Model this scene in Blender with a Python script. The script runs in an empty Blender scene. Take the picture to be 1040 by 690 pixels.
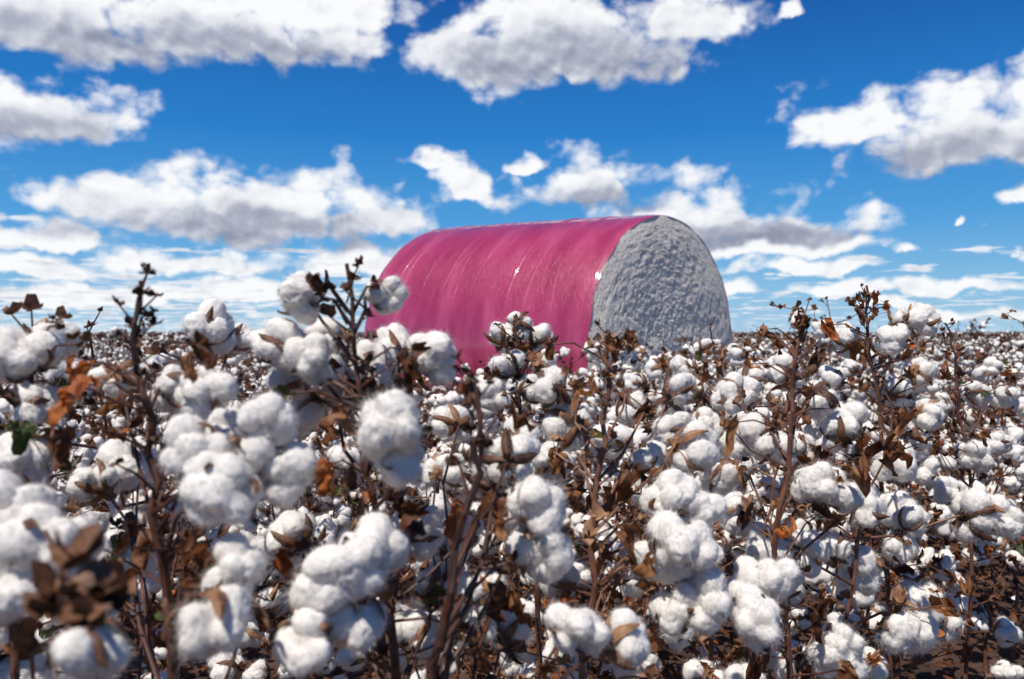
import bpy, bmesh, math, random
import numpy as np
from mathutils import Vector, Quaternion, Matrix, Euler, noise
random.seed(7)
scene = bpy.context.scene
scene.view_settings.view_transform = 'Standard'
scene.view_settings.look = 'None'
scene.view_settings.exposure = 0
col = scene.collection
CAMH = 1.30
FPX = 809.0
PITCH = math.radians(-0.5)

def P(px, py, d):
    yc = (345 - py) / FPX * d
    x = (px - 520) / FPX * d
    return Vector((x, d * math.cos(PITCH) - yc * math.sin(PITCH), CAMH + d * math.sin(PITCH) + yc * math.cos(PITCH)))

# ------------------------------------------------------------------ materials
def newmat(name):
    m = bpy.data.materials.new(name); m.use_nodes = True
    nt = m.node_tree
    b = nt.nodes['Principled BSDF']
    return m, nt, b

def ramp(nt, stops, interp='LINEAR'):
    r = nt.nodes.new('ShaderNodeValToRGB')
    r.color_ramp.interpolation = interp
    el = r.color_ramp.elements
    while len(el) < len(stops): el.new(0.5)
    for e, (p, c) in zip(el, stops):
        e.position = p; e.color = (c[0], c[1], c[2], 1)
    return r

def noisy(name, stops, scale, rough=0.8, bump=0.3, bscale=None, bdist=0.002, detail=5, objrand=0.0, coord='Object', dist=0.0):
    m, nt, b = newmat(name)
    tc = nt.nodes.new('ShaderNodeTexCoord')
    n = nt.nodes.new('ShaderNodeTexNoise'); n.inputs['Scale'].default_value = scale
    n.inputs['Detail'].default_value = detail; n.inputs['Roughness'].default_value = 0.65
    n.inputs['Distortion'].default_value = dist
    nt.links.new(tc.outputs[coord], n.inputs['Vector'])
    r = ramp(nt, stops)
    if objrand > 0:
        oi = nt.nodes.new('ShaderNodeObjectInfo')
        ma = nt.nodes.new('ShaderNodeMath'); ma.operation = 'MULTIPLY_ADD'
        ma.inputs[1].default_value = objrand; 
        ad = nt.nodes.new('ShaderNodeMath'); ad.operation = 'SUBTRACT'; ad.inputs[1].default_value = objrand * 0.5
        nt.links.new(oi.outputs['Random'], ma.inputs[0]); nt.links.new(n.outputs['Fac'], ma.inputs[2])
        nt.links.new(ma.outputs[0], ad.inputs[0]); nt.links.new(ad.outputs[0], r.inputs['Fac'])
    else:
        nt.links.new(n.outputs['Fac'], r.inputs['Fac'])
    nt.links.new(r.outputs['Color'], b.inputs['Base Color'])
    b.inputs['Roughness'].default_value = rough
    if bump > 0:
        n2 = nt.nodes.new('ShaderNodeTexNoise'); n2.inputs['Scale'].default_value = bscale or scale * 3
        n2.inputs['Detail'].default_value = 4
        nt.links.new(tc.outputs[coord], n2.inputs['Vector'])
        bp = nt.nodes.new('ShaderNodeBump'); bp.inputs['Strength'].default_value = bump; bp.inputs['Distance'].default_value = bdist
        nt.links.new(n2.outputs['Fac'], bp.inputs['Height']); nt.links.new(bp.outputs['Normal'], b.inputs['Normal'])
    return m, nt, b

def add_transl(nt, b, fac, color=None):
    tr = nt.nodes.new('ShaderNodeBsdfTranslucent'); mx = nt.nodes.new('ShaderNodeMixShader'); mx.inputs[0].default_value = fac
    if color: tr.inputs['Color'].default_value = (*color, 1)
    else: nt.links.new(b.inputs['Base Color'].links[0].from_socket, tr.inputs['Color'])
    nt.links.new(b.outputs[0], mx.inputs[1]); nt.links.new(tr.outputs[0], mx.inputs[2])
    nt.links.new(mx.outputs[0], nt.nodes['Material Output'].inputs[0])

LC = [(0.25, (0.75, 0.71, 0.665)), (0.7, (0.84, 0.80, 0.75))]
M_lint, nt, b = noisy('cotton_lint', LC, 50, 1.0, 0.6, 330, 0.0012, detail=2, dist=2.0)
b.inputs['Specular IOR Level'].default_value = 0.0
M_lintn, nt, b = noisy('soft_cotton_lint', LC, 50, 1.0, 0.5, 420, 0.0010, detail=2, dist=2.0)
b.inputs['Specular IOR Level'].default_value = 0.0
b.inputs['Subsurface Weight'].default_value = 0.35
b.inputs['Subsurface Radius'].default_value = (1, 0.95, 0.9)
b.inputs['Subsurface Scale'].default_value = 0.005
M_fiber, nt, b = newmat('cotton_fiber')
b.inputs['Base Color'].default_value = (0.93, 0.90, 0.86, 1); b.inputs['Roughness'].default_value = 1
b.inputs['Specular IOR Level'].default_value = 0.0
add_transl(nt, b, 0.5, (0.95, 0.92, 0.88))
M_bur, _, _ = noisy('dry_bur', [(0.3, (0.038, 0.015, 0.008)), (0.5, (0.14, 0.056, 0.025)), (0.75, (0.37, 0.20, 0.10))], 70, 0.65, 0.5, 300, 0.001, objrand=0.3)
M_stem, _, _ = noisy('plant_stem', [(0.3, (0.036, 0.014, 0.009)), (0.5, (0.115, 0.042, 0.024)), (0.8, (0.27, 0.135, 0.08))], 25, 0.55, 0.4, 200, 0.001, objrand=0.25)
def leafmat(name, stops, orr=.35):
    m, nt, b = noisy(name, stops, 35, 0.55, 0.5, 120, 0.002, objrand=orr)
    add_transl(nt, b, 0.4)
    return m
M_leaf = leafmat('dry_leaf', [(0.25, (0.05, 0.017, 0.007)), (0.5, (0.19, 0.065, 0.022)), (0.75, (0.46, 0.21, 0.08))])
M_orange = leafmat('orange_leaf', [(0.25, (0.20, 0.05, 0.012)), (0.5, (0.46, 0.12, 0.022)), (0.8, (0.57, 0.24, 0.06))])
M_green = leafmat('green_leaf', [(0.25, (0.03, 0.05, 0.010)), (0.5, (0.055, 0.085, 0.015)), (0.8, (0.14, 0.14, 0.03))])
M_soil, nt, b = noisy('soil', [(0.3, (0.028, 0.013, 0.009)), (0.5, (0.065, 0.030, 0.018)), (0.72, (0.13, 0.065, 0.04))], 6, 0.95, 1.0, 22, 0.05, detail=10)
M_canopy, _, _ = noisy('canopy', [(0.42, (0.06, 0.032, 0.02)), (0.52, (0.18, 0.11, 0.07)), (0.58, (0.50, 0.46, 0.43)), (0.7, (0.75, 0.73, 0.70))], 4.5, 0.95, 0.6, 5, 0.1, detail=8)

# ------------------------------------------------------------------ mesh helpers
def mkmesh(name, verts, faces, mats, midx=None, smooth=True):
    me = bpy.data.meshes.new(name)
    me.from_pydata([tuple(v) for v in verts], [], faces)
    for m in mats: me.materials.append(m)
    if midx is not None: me.polygons.foreach_set('material_index', midx)
    me.polygons.foreach_set('use_smooth', [smooth] * len(me.polygons))
    me.update()
    return me

def mkobj(name, me, parent=None, **kw):
    o = bpy.data.objects.new(name, me); col.objects.link(o)
    if parent is not None: o.parent = parent
    for k, v in kw.items(): o[k] = v
    return o

def ico(sub):
    bm = bmesh.new(); bmesh.ops.create_icosphere(bm, subdivisions=sub, radius=1)
    bm.verts.ensure_lookup_table()
    v = [x.co.copy() for x in bm.verts]; f = [tuple(y.index for y in x.verts) for x in bm.faces]
    bm.free(); return v, f
ICO = {k: ico(k) for k in (1, 2, 3, 4, 5)}

def tube(V, F, MI, pts, radii, sides=6, mi=0):
    n = len(pts); base = len(V)
    up = Vector((0.31, 0.17, 0.93)).normalized()
    for i, p in enumerate(pts):
        t = (pts[min(i + 1, n - 1)] - pts[max(i - 1, 0)])
        if t.length < 1e-9: t = Vector((0, 0, 1))
        t.normalize()
        a = t.cross(up)
        if a.length < 0.05: a = t.cross(Vector((1, 0, 0)))
        a.normalize(); c = t.cross(a)
        for k in range(sides):
            an = 2 * math.pi * k / sides
            V.append(p + (a * math.cos(an) + c * math.sin(an)) * radii[i])
    for i in range(n - 1):
        for k in range(sides):
            k2 = (k + 1) % sides
            F.append((base + i * sides + k, base + i * sides + k2, base + (i + 1) * sides + k2, base + (i + 1) * sides + k)); MI.append(mi)
    F.append(tuple(base + (n - 1) * sides + k for k in range(sides))); MI.append(mi)

def bract(V, F, MI, c, r, rnd, mi=1, flaps=4):
    for i in range(flaps):
        a = 6.283 * i / flaps + rnd.uniform(-.5, .5); e = rnd.uniform(-.3, 1.3)
        d = Vector((math.cos(a) * math.cos(e), math.sin(a) * math.cos(e), math.sin(e)))
        s = Vector((-math.sin(a), math.cos(a), rnd.uniform(-.4, .4)))
        L = r * rnd.uniform(.7, 1.5); w = r * rnd.uniform(.45, .8)
        b0 = len(V)
        V.extend([c, c + d * L * .45 - s * w, c + d * L * .55 + Vector((0, 0, r * .3)), c + d * L * .45 + s * w, c + d * L * .85 - s * w * .5 + Vector((0, 0, rnd.uniform(0, .7) * r)), c + d * L * .9 + s * w * .6 + Vector((0, 0, rnd.uniform(-.2, .6) * r))])
        F.extend([(b0, b0 + 1, b0 + 2), (b0, b0 + 2, b0 + 3), (b0 + 1, b0 + 4, b0 + 2), (b0 + 2, b0 + 5, b0 + 3), (b0 + 2, b0 + 4, b0 + 5)]); MI.extend([mi] * 5)

# ------------------------------------------------------------------ boll
BS = 0.77
def lint_geo(seed, sub, hairs, fine=True, hw=1.0):
    rnd = random.Random(seed)
    nl = 4 if rnd.random() < 0.6 else 5
    C0 = Vector((0, 0, 0.030))
    lobes = []
    for i in range(nl):
        a = 2 * math.pi * i / nl + rnd.uniform(-0.3, 0.3)
        rr = rnd.uniform(0.018, 0.030)
        zc = rnd.uniform(-0.017, 0.009)
        R_ = max(rnd.uniform(0.0160, 0.0200), math.hypot(rr, zc) * .80)
        lobes.append((Vector((math.cos(a) * rr, math.sin(a) * rr, zc)), R_))
        if rnd.random() < .8:
            rr2 = rr * rnd.uniform(.5, .9); z2 = rnd.uniform(.010, .022)
            lobes.append((Vector((math.cos(a + .2) * rr2, math.sin(a + .2) * rr2, z2)), max(0.0145, math.hypot(rr2, z2) * .84)))
    lobes.append((Vector((0, 0, 0)), .0195))
    iv, fi = ICO[sub]
    off = Vector((seed * 3.1, seed * 1.7, 0))
    V = []
    for v in iv:
        s = 0
        for c, R_ in lobes:
            bb = v.dot(c); disc = bb * bb - (c.length_squared - R_ * R_)
            r = bb + math.sqrt(disc) if disc > 0 else 0.0
            s += max(r, 0.001) ** 18
        r = s ** (1 / 18)
        if sub >= 3:
            p = v * r
            q = p * 90 + off; q = q + Vector((noise.noise(p * 60 + off), noise.noise(p * 60 - off), 0)) * 1.2
            r += 0.0045 * noise.noise(p * 42 + off) + 0.0020 * (0.5 - abs(noise.noise(q)) * 2)
            if fine: r += 0.0012 * (0.5 - abs(noise.noise(q * 2.4)) * 2) + 0.0010 * noise.noise(p * 520 + off)
        V.append((C0 + v * r) * BS)
    F = list(fi); MI = [0] * len(F)
    if hairs:
        me = mkmesh('tmp', V, F, [])
        nrm = [Vector(x.vector) for x in me.vertex_normals]
        bpy.data.meshes.remove(me)
        nb = len(iv)
        for h in range(hairs):
            i = rnd.randrange(nb)
            n = nrm[i]; p_ = V[i]
            fld = Vector((noise.noise(p_ * 70 + off), noise.noise(p_ * 70 + off + Vector((9, 0, 0))), noise.noise(p_ * 70 + off + Vector((0, 9, 0)))))
            t = fld.normalized() + Vector((rnd.gauss(0, 1), rnd.gauss(0, 1), rnd.gauss(0, 1))) * .55; t = (t - n * t.dot(n))
            if t.length < 1e-4: continue
            t.normalize()
            lg = rnd.random() < 0.12
            L = rnd.uniform(0.004, 0.010) * (1.6 if lg else 1)
            w = rnd.uniform(0.00008, 0.00017) * hw
            p0 = p_ + Vector((rnd.uniform(-1, 1), rnd.uniform(-1, 1), rnd.uniform(-1, 1))) * 0.0008 - n * 0.0005
            u = rnd.uniform(0.05, 0.45) + (.45 if lg else 0)
            p1 = p0 + (n * u + t * 0.6) * L * 0.5
            p2 = p1 + (n * (u - 0.45) + t + Vector((rnd.gauss(0, .4), rnd.gauss(0, .4), rnd.gauss(0, .4)))) * L * 0.5
            s = t.cross(n) * w
            k = len(V)
            V += [p0 - s, p0 + s, p1 + s, p1 - s, p2]
            F += [(k, k + 1, k + 2, k + 3), (k + 3, k + 2, k + 4)]; MI += [1, 1]
    return V, F, MI, nl

def bur_geo(seed, nl, seg=6, cross=4, bracts=True):
    rnd = random.Random(seed + 500)
    V, F, MI = [], [], []
    for i in range(nl):
        a = math.pi / nl + 2 * math.pi * i / nl + rnd.uniform(-0.1, 0.1)
        d = Vector((math.cos(a), math.sin(a), 0)); s = Vector((-math.sin(a), math.cos(a), 0))
        base = len(V)
        ln = rnd.uniform(0.9, 1.15); curl = rnd.uniform(-0.002, 0.012)
        for j in range(seg + 1):
            u = j / seg
            r = (0.002 + 0.029 * math.sin(u * math.pi * 0.55)) * ln
            z = -0.001 + 0.029 * u ** 1.5 * ln - 0.006 * u * (1 - u)
            r += curl * u * u
            w = 0.0068 * math.sin(math.pi * min(1, 0.14 + u * 0.86)) ** 0.9 + 0.0004
            for k in range(cross + 1):
                q = k / cross * 2 - 1
                V.append(d * (r + abs(q) ** 1.5 * -0.002) + s * (q * w) + Vector((0, 0, z + abs(q) * 0.003 + rnd.uniform(-.0007, .0007))))
        for j in range(seg):
            for k in range(cross):
                q = base + j * (cross + 1) + k
                F.append((q, q + 1, q + cross + 2, q + cross + 1)); MI.append(0)
    if bracts:
        for i in range(3):
            a = 2 * math.pi * i / 3 + rnd.uniform(-0.4, 0.4)
            d = Vector((math.cos(a), math.sin(a), 0)); s = Vector((-math.sin(a), math.cos(a), 0))
            L = rnd.uniform(0.014, 0.026); base = len(V)
            el = rnd.uniform(-0.5, 0.5)
            N = 7
            V.append(Vector((0, 0, -0.002)))
            for k in range(N):
                q = k / (N - 1) * 2 - 1
                rr = L * (0.7 + 0.3 * (1 - abs(q))) * (1.0 if k % 2 == 0 else 0.72)
                V.append(d * (math.cos(q * 0.8) * rr * math.cos(el)) + s * (math.sin(q * 0.8) * rr) + Vector((0, 0, -0.002 + math.sin(el) * rr + rnd.uniform(-.004, .006))))
            for k in range(N - 1):
                F.append((base, base + 1 + k, base + 2 + k)); MI.append(0)
    return V, F, MI

def join(parts):
    V, F, MI = [], [], []
    for (v, f, mi) in parts:
        b0 = len(V); V += list(v); F += [tuple(b0 + i for i in q) for q in f]; MI += list(mi)
    return V, F, MI

HI = []
for s in range(9):
    V, F, MI, nl = lint_geo(s + 1, 5, 6500)
    HI.append((mkmesh('cotton_boll', V, F, [M_lintn, M_fiber], MI), mkmesh('bur', *bur_geo(s + 1, nl)[:2], [M_bur])))
MID = []
for s in range(6):
    V, F, MI, nl = lint_geo(s + 21, 4, 1500, fine=False, hw=1.7)
    bv, bf, bmi = bur_geo(s + 21, nl, 4, 2)
    V, F, MI = join([(V, F, MI), (bv, bf, [2] * len(bf))])
    MID.append(mkmesh('cotton_boll', V, F, [M_lint, M_fiber, M_bur], MI))
LOW = []
for s in range(4):
    V, F, MI, nl = lint_geo(s + 41, 3, 0, fine=False)
    bv, bf, _ = bur_geo(s + 41, nl, 2, 1, True)
    LOW.append(join([(V, F, [0] * len(F)), (bv, bf, [1] * len(bf))]))

# ------------------------------------------------------------------ leaves
def leaf_geo(seed, crumple):
    rnd = random.Random(seed + 900)
    NA, NR = 26, 5
    V, F = [Vector((0, 0, 0))], []
    off = Vector((seed * 5.3, 2.2, seed * 1.3))
    fold = rnd.uniform(0.6, 1.5) * crumple
    for r in range(1, NR + 1):
        for a in range(NA):
            th = -math.pi * 0.92 + 2 * math.pi * 0.92 * a / (NA - 1)
            lob = 0.45 + 0.55 * max(0, math.cos(th * 2.6)) ** 0.8 if abs(th) < 1.9 else 0.5 - 0.1 * (abs(th) - 1.9)
            rr = 0.055 * lob * r / NR * (1 - 0.12 * abs(th) / math.pi) * (1 + (.15 * rnd.uniform(-1, 1) * crumple if r == NR else 0))
            x = math.cos(th) * rr; y = math.sin(th) * rr
            z = crumple * (0.038 * noise.noise(Vector((x, y, 0)) * 28 + off) + 0.026 * noise.noise(Vector((x, y, 0)) * 80 + off))
            ang = fold * y / 0.026
            k_ = 0.026 / max(fold, 0.01)
            yy = math.sin(ang) * k_
            z += (1 - math.cos(ang)) * k_
            c = crumple * 10 * x * abs(x)
            V.append(Vector((x + 0.002, yy, z - c)))
    for a in range(NA - 1): F.append((0, 1 + a, 2 + a))
    for r in range(NR - 1):
        for a in range(NA - 1):
            q = 1 + r * NA + a
            F.append((q, q + NA, q + NA + 1, q + 1))
    MI = [0] * len(F)
    tube(V, F, MI, [Vector((-0.045, 0, -0.012)), Vector((-0.02, 0, -0.004)), Vector((0, 0, 0))], [0.0009, 0.0008, 0.0007], 4, 1)
    return V, F, MI
LEAVES = []
for s in range(6):
    V, F, MI = leaf_geo(s, 1.0); LEAVES.append(mkmesh('leaf', V, F, [M_leaf, M_stem], MI))
for s in range(2):
    V, F, MI = leaf_geo(s + 10, 0.8); LEAVES.append(mkmesh('leaf', V, F, [M_orange, M_stem], MI))
V, F, MI = leaf_geo(20, 0.4); LEAVES.append(mkmesh('leaf', V, F, [M_green, M_stem], MI))
ND = 6
def pick_leaf(rnd):
    q = rnd.random()
    return rnd.randrange(ND) if q < 0.80 else (ND + rnd.randrange(2) if q < 0.94 else ND + 2)

# ------------------------------------------------------------------ generic plants
def twig_top(V, F, MI, p, rnd, n=5, sides=5, scale=1.0):
    for i in range(n):
        a = rnd.uniform(0, 6.28)
        z0 = rnd.uniform(-.10, 0)
        st = p + Vector((0, 0, z0 * scale))
        q = st + Vector((math.cos(a), math.sin(a), rnd.uniform(.6, 1.8))) * rnd.uniform(.008, .022) * scale
        tube(V, F, MI, [st, q], [0.0012, 0.0008], sides)
        bract(V, F, MI, q, rnd.uniform(.005, .009) * scale, rnd, 1, 4)

def generic(seed, H, W, sides=6, dense=1.0, minz=0.0, pb=0.50, pl=.74, bs=1.12):
    rnd = random.Random(seed)
    V, F, MI = [], [], []; bolls = []; leaves = []
    n = 16
    pts = []; lean = Vector((rnd.uniform(-.12, .12), rnd.uniform(-.12, .12), 0))
    for i in range(n):
        u = i / (n - 1)
        pts.append(Vector((lean.x * u * u * H + (rnd.uniform(-1, 1) * .013 if i else 0), lean.y * u * u * H + (rnd.uniform(-1, 1) * .013 if i else 0), H * u)))
    rad = [0.0056 * (1 - i / (n - 1)) + 0.0015 for i in range(n)]
    k = [i for i in range(n) if pts[i].z >= minz - .08]
    tube(V, F, MI, [pts[i] for i in k], [rad[i] for i in k], sides)
    a = rnd.uniform(0, 6.28)
    for i in range(2, n - 1):
        u = i / (n - 1)
        for rep in range(2 if rnd.random() < 0.45 * dense else 1):
            a += 2.4 + rnd.uniform(-.4, .4)
            L = W * (1.15 - 0.80 * u) * rnd.uniform(.65, 1.25)
            if u < 0.3: L *= 0.8
            nseg = 4 if L > 0.24 else (3 if L > 0.14 else 2)
            el = rnd.uniform(0.3, 1.0) if u < .75 else rnd.uniform(.1, .7)
            q = pts[i].copy()
            bp = [q.copy()]; d = Vector((math.cos(a) * math.cos(el), math.sin(a) * math.cos(el), math.sin(el)))
            for sgi in range(nseg):
                dd = d + Vector((rnd.uniform(-.5, .5), rnd.uniform(-.5, .5), rnd.uniform(-.4, .25)))
                q = q + dd * L / nseg; bp.append(q.copy())
            if bp[-1].z < minz: continue
            tube(V, F, MI, bp, [0.0026 - 0.0014 * j / nseg for j in range(nseg + 1)], max(3, sides - 1))
            for sgi in range(1, nseg + 1):
                qq = rnd.random()
                if qq < (pb * (1.12 if u > .45 else .6) if u < 0.88 else pb * .6):
                    ax = Vector((math.cos(a), math.sin(a), 0)) * rnd.uniform(.2, 1) + Vector((rnd.uniform(-.6, .6), rnd.uniform(-.6, .6), rnd.uniform(-.8, .8)))
                    ax.normalize()
                    st = bp[sgi] + (ax * 0.012 if sgi < nseg else Vector((0, 0, 0)))
                    if sgi < nseg: tube(V, F, MI, [bp[sgi], st], [0.0015, 0.0015], 3)
                    bolls.append((st, ax, bs * rnd.uniform(.72, 1.18) * (0.85 if u > .85 else 1), rnd.uniform(0, 6.28)))
                else:
                    t = bp[sgi] + Vector((rnd.uniform(-1, 1), rnd.uniform(-1, 1), rnd.uniform(0, 1.6))) * rnd.uniform(.01, .035)
                    tube(V, F, MI, [bp[sgi], t], [0.0014, 0.0009], 3)
                    bract(V, F, MI, t, rnd.uniform(.008, .017), rnd, 1, 5 if sides > 3 else 2)
                if rnd.random() < pl:
                    leaves.append((bp[sgi].copy(), (rnd.uniform(-1.4, 1.4), rnd.uniform(-.2, 1.7), rnd.uniform(0, 6.28)), rnd.uniform(.30, .82), pick_leaf(rnd)))
    twig_top(V, F, MI, pts[-1], rnd, 6, 4 if sides > 4 else 3, 1)
    return dict(V=V, F=F, MI=MI, bolls=bolls, leaves=leaves)

GROUP = "cotton plants in the field"
LABEL = "mature cotton plant with open white bolls and dry brown leaves"
def boll_mat(loc, ax, sc, spin):
    q = Vector((0, 0, 1)).rotation_difference(ax) @ Quaternion((0, 0, 1), spin)
    return Matrix.LocRotScale(loc, q, Vector((sc, sc, sc)))

def place_near(data, base, rot, sc, rnd, label=LABEL, mesh=None):
    e = bpy.data.objects.new('cotton_plant', None); col.objects.link(e)
    e.empty_display_size = 0.1
    e.location = base; e.rotation_euler = (0, 0, rot); e.scale = (sc, sc, sc)
    e['label'] = label; e['category'] = 'plant'; e['group'] = GROUP
    me = mesh or mkmesh('stem', data['V'], data['F'], [M_stem, M_bur], data['MI'], False)
    mkobj('stem', me, e)
    for (l, ax, s, sp) in data['bolls']:
        li, bu = HI[rnd.randrange(len(HI))]
        o = mkobj('cotton_boll', li, e); 
        o.location, o.rotation_mode = l, 'QUATERNION'
        o.rotation_quaternion = Vector((0, 0, 1)).rotation_difference(ax) @ Quaternion((0, 0, 1), sp)
        o.scale = (s * rnd.uniform(.82, 1.12), s * rnd.uniform(.82, 1.12), s * rnd.uniform(.9, 1.25))
        mkobj('bur', bu, o)
    for (l, r, s, k) in data['leaves']:
        o = mkobj('leaf', LEAVES[k], e); o.location = l; o.rotation_euler = r; o.scale = (s, s, s)
    return e

def place_mid(data, stemme, folme, base, rot, sc, rnd):
    e = bpy.data.objects.new('cotton_plant', None); col.objects.link(e)
    e.empty_display_size = 0.1
    e.location = base; e.rotation_euler = (0, 0, rot); e.scale = (sc, sc, sc)
    e['label'] = LABEL; e['category'] = 'plant'; e['group'] = GROUP
    mkobj('stem', stemme, e)
    mkobj('foliage', folme, e)
    for (l, ax, s, sp) in data['bolls']:
        o = mkobj('cotton_boll', MID[rnd.randrange(len(MID))], e)
        o.location, o.rotation_mode = l, 'QUATERNION'
        o.rotation_quaternion = Vector((0, 0, 1)).rotation_difference(ax) @ Quaternion((0, 0, 1), sp)
        o.scale = (s * rnd.uniform(.9, 1.1), s * rnd.uniform(.9, 1.1), s * rnd.uniform(.9, 1.25))

def leaves_geo(leaves, simple=False):
    parts = []
    for (l, r, s, k) in leaves:
        M = Matrix.LocRotScale(l, Euler(r), Vector((s, s, s)))
        if simple:
            v = [Vector((-.03, -.02, 0)), Vector((0.01, -.035, .015)), Vector((.045, 0, -.02)), Vector((0.01, .03, .018)), Vector((-.02, .015, .01))]
            parts.append(([M @ x for x in v], [(0, 1, 2), (0, 2, 3), (0, 3, 4)], [2 if k != ND + 2 else 3] * 3))
        else:
            me = LEAVES[k]
            v = [M @ x.co for x in me.vertices]; f = [tuple(p.vertices) for p in me.polygons]
            mi = [{0: (0 if k < ND else (1 if k < ND + 2 else 2)), 1: 3}[p.material_index] for p in me.polygons]
            parts.append((v, f, mi))
    return join(parts)

VAR = []
for s in range(10):
    d = generic(100 + s, 1.16 + 0.05 * (s % 4 - 1.5), 0.36)
    d['stem'] = mkmesh('stem', d['V'], d['F'], [M_stem, M_bur], d['MI'], False)
    lv, lf, lm = leaves_geo(d['leaves'])
    d['fol'] = mkmesh('foliage', lv, lf, [M_leaf, M_orange, M_green, M_stem], lm)
    d['top'] = max([b_[0].z for b_ in d['bolls']] + [b_[0].z for b_ in d['leaves']])
    VAR.append(d)

def joined(seed, H, W, boll_sub, sides, dense, minz, pb):
    d = generic(seed, H, W, sides, dense, minz, pb, bs=1.08)
    rnd = random.Random(seed)
    parts = [(d['V'], d['F'], [1] * len(d['F']))]
    for (l, ax, s, sp) in d['bolls']:
        if l.z < minz: continue
        M = boll_mat(l, ax, s, sp)
        if boll_sub == 3:
            v, f, mi = LOW[rnd.randrange(4)]
            parts.append(([M @ x for x in v], f, mi))
        else:
            iv, fi = ICO[boll_sub]
            off = Vector((rnd.random() * 9, 0, 0))
            parts.append(([M @ (Vector((0, 0, .027)) + x * 0.028 * (1 + .55 * noise.noise(x * 1.6 + off))) for x in iv], fi, [0] * len(fi)))
            parts.append(([M @ Vector(q) for q in ((0, 0, -.004), (.03, .012, .02), (.012, .03, .02), (-.03, .01, .018), (-.01, .034, .02), (0.01, -.036, .02), (-.014, -.03, .02))], [(0, 1, 2), (0, 3, 4), (0, 5, 6)], [1] * 3))
    parts.append(leaves_geo([x for x in d['leaves'] if x[0].z > minz], True))
    return join(parts)
FARM = [M_lint, M_stem, M_leaf, M_green]
FARV = []
for s in range(8):
    V, F, MI = joined(200 + s, 1.15 + 0.05 * (s % 4 - 1.5), 0.36, 3, 4, 1.0, 0.0, .42)
    FARV.append(mkmesh('cotton_plant', V, F, FARM, MI))

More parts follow.
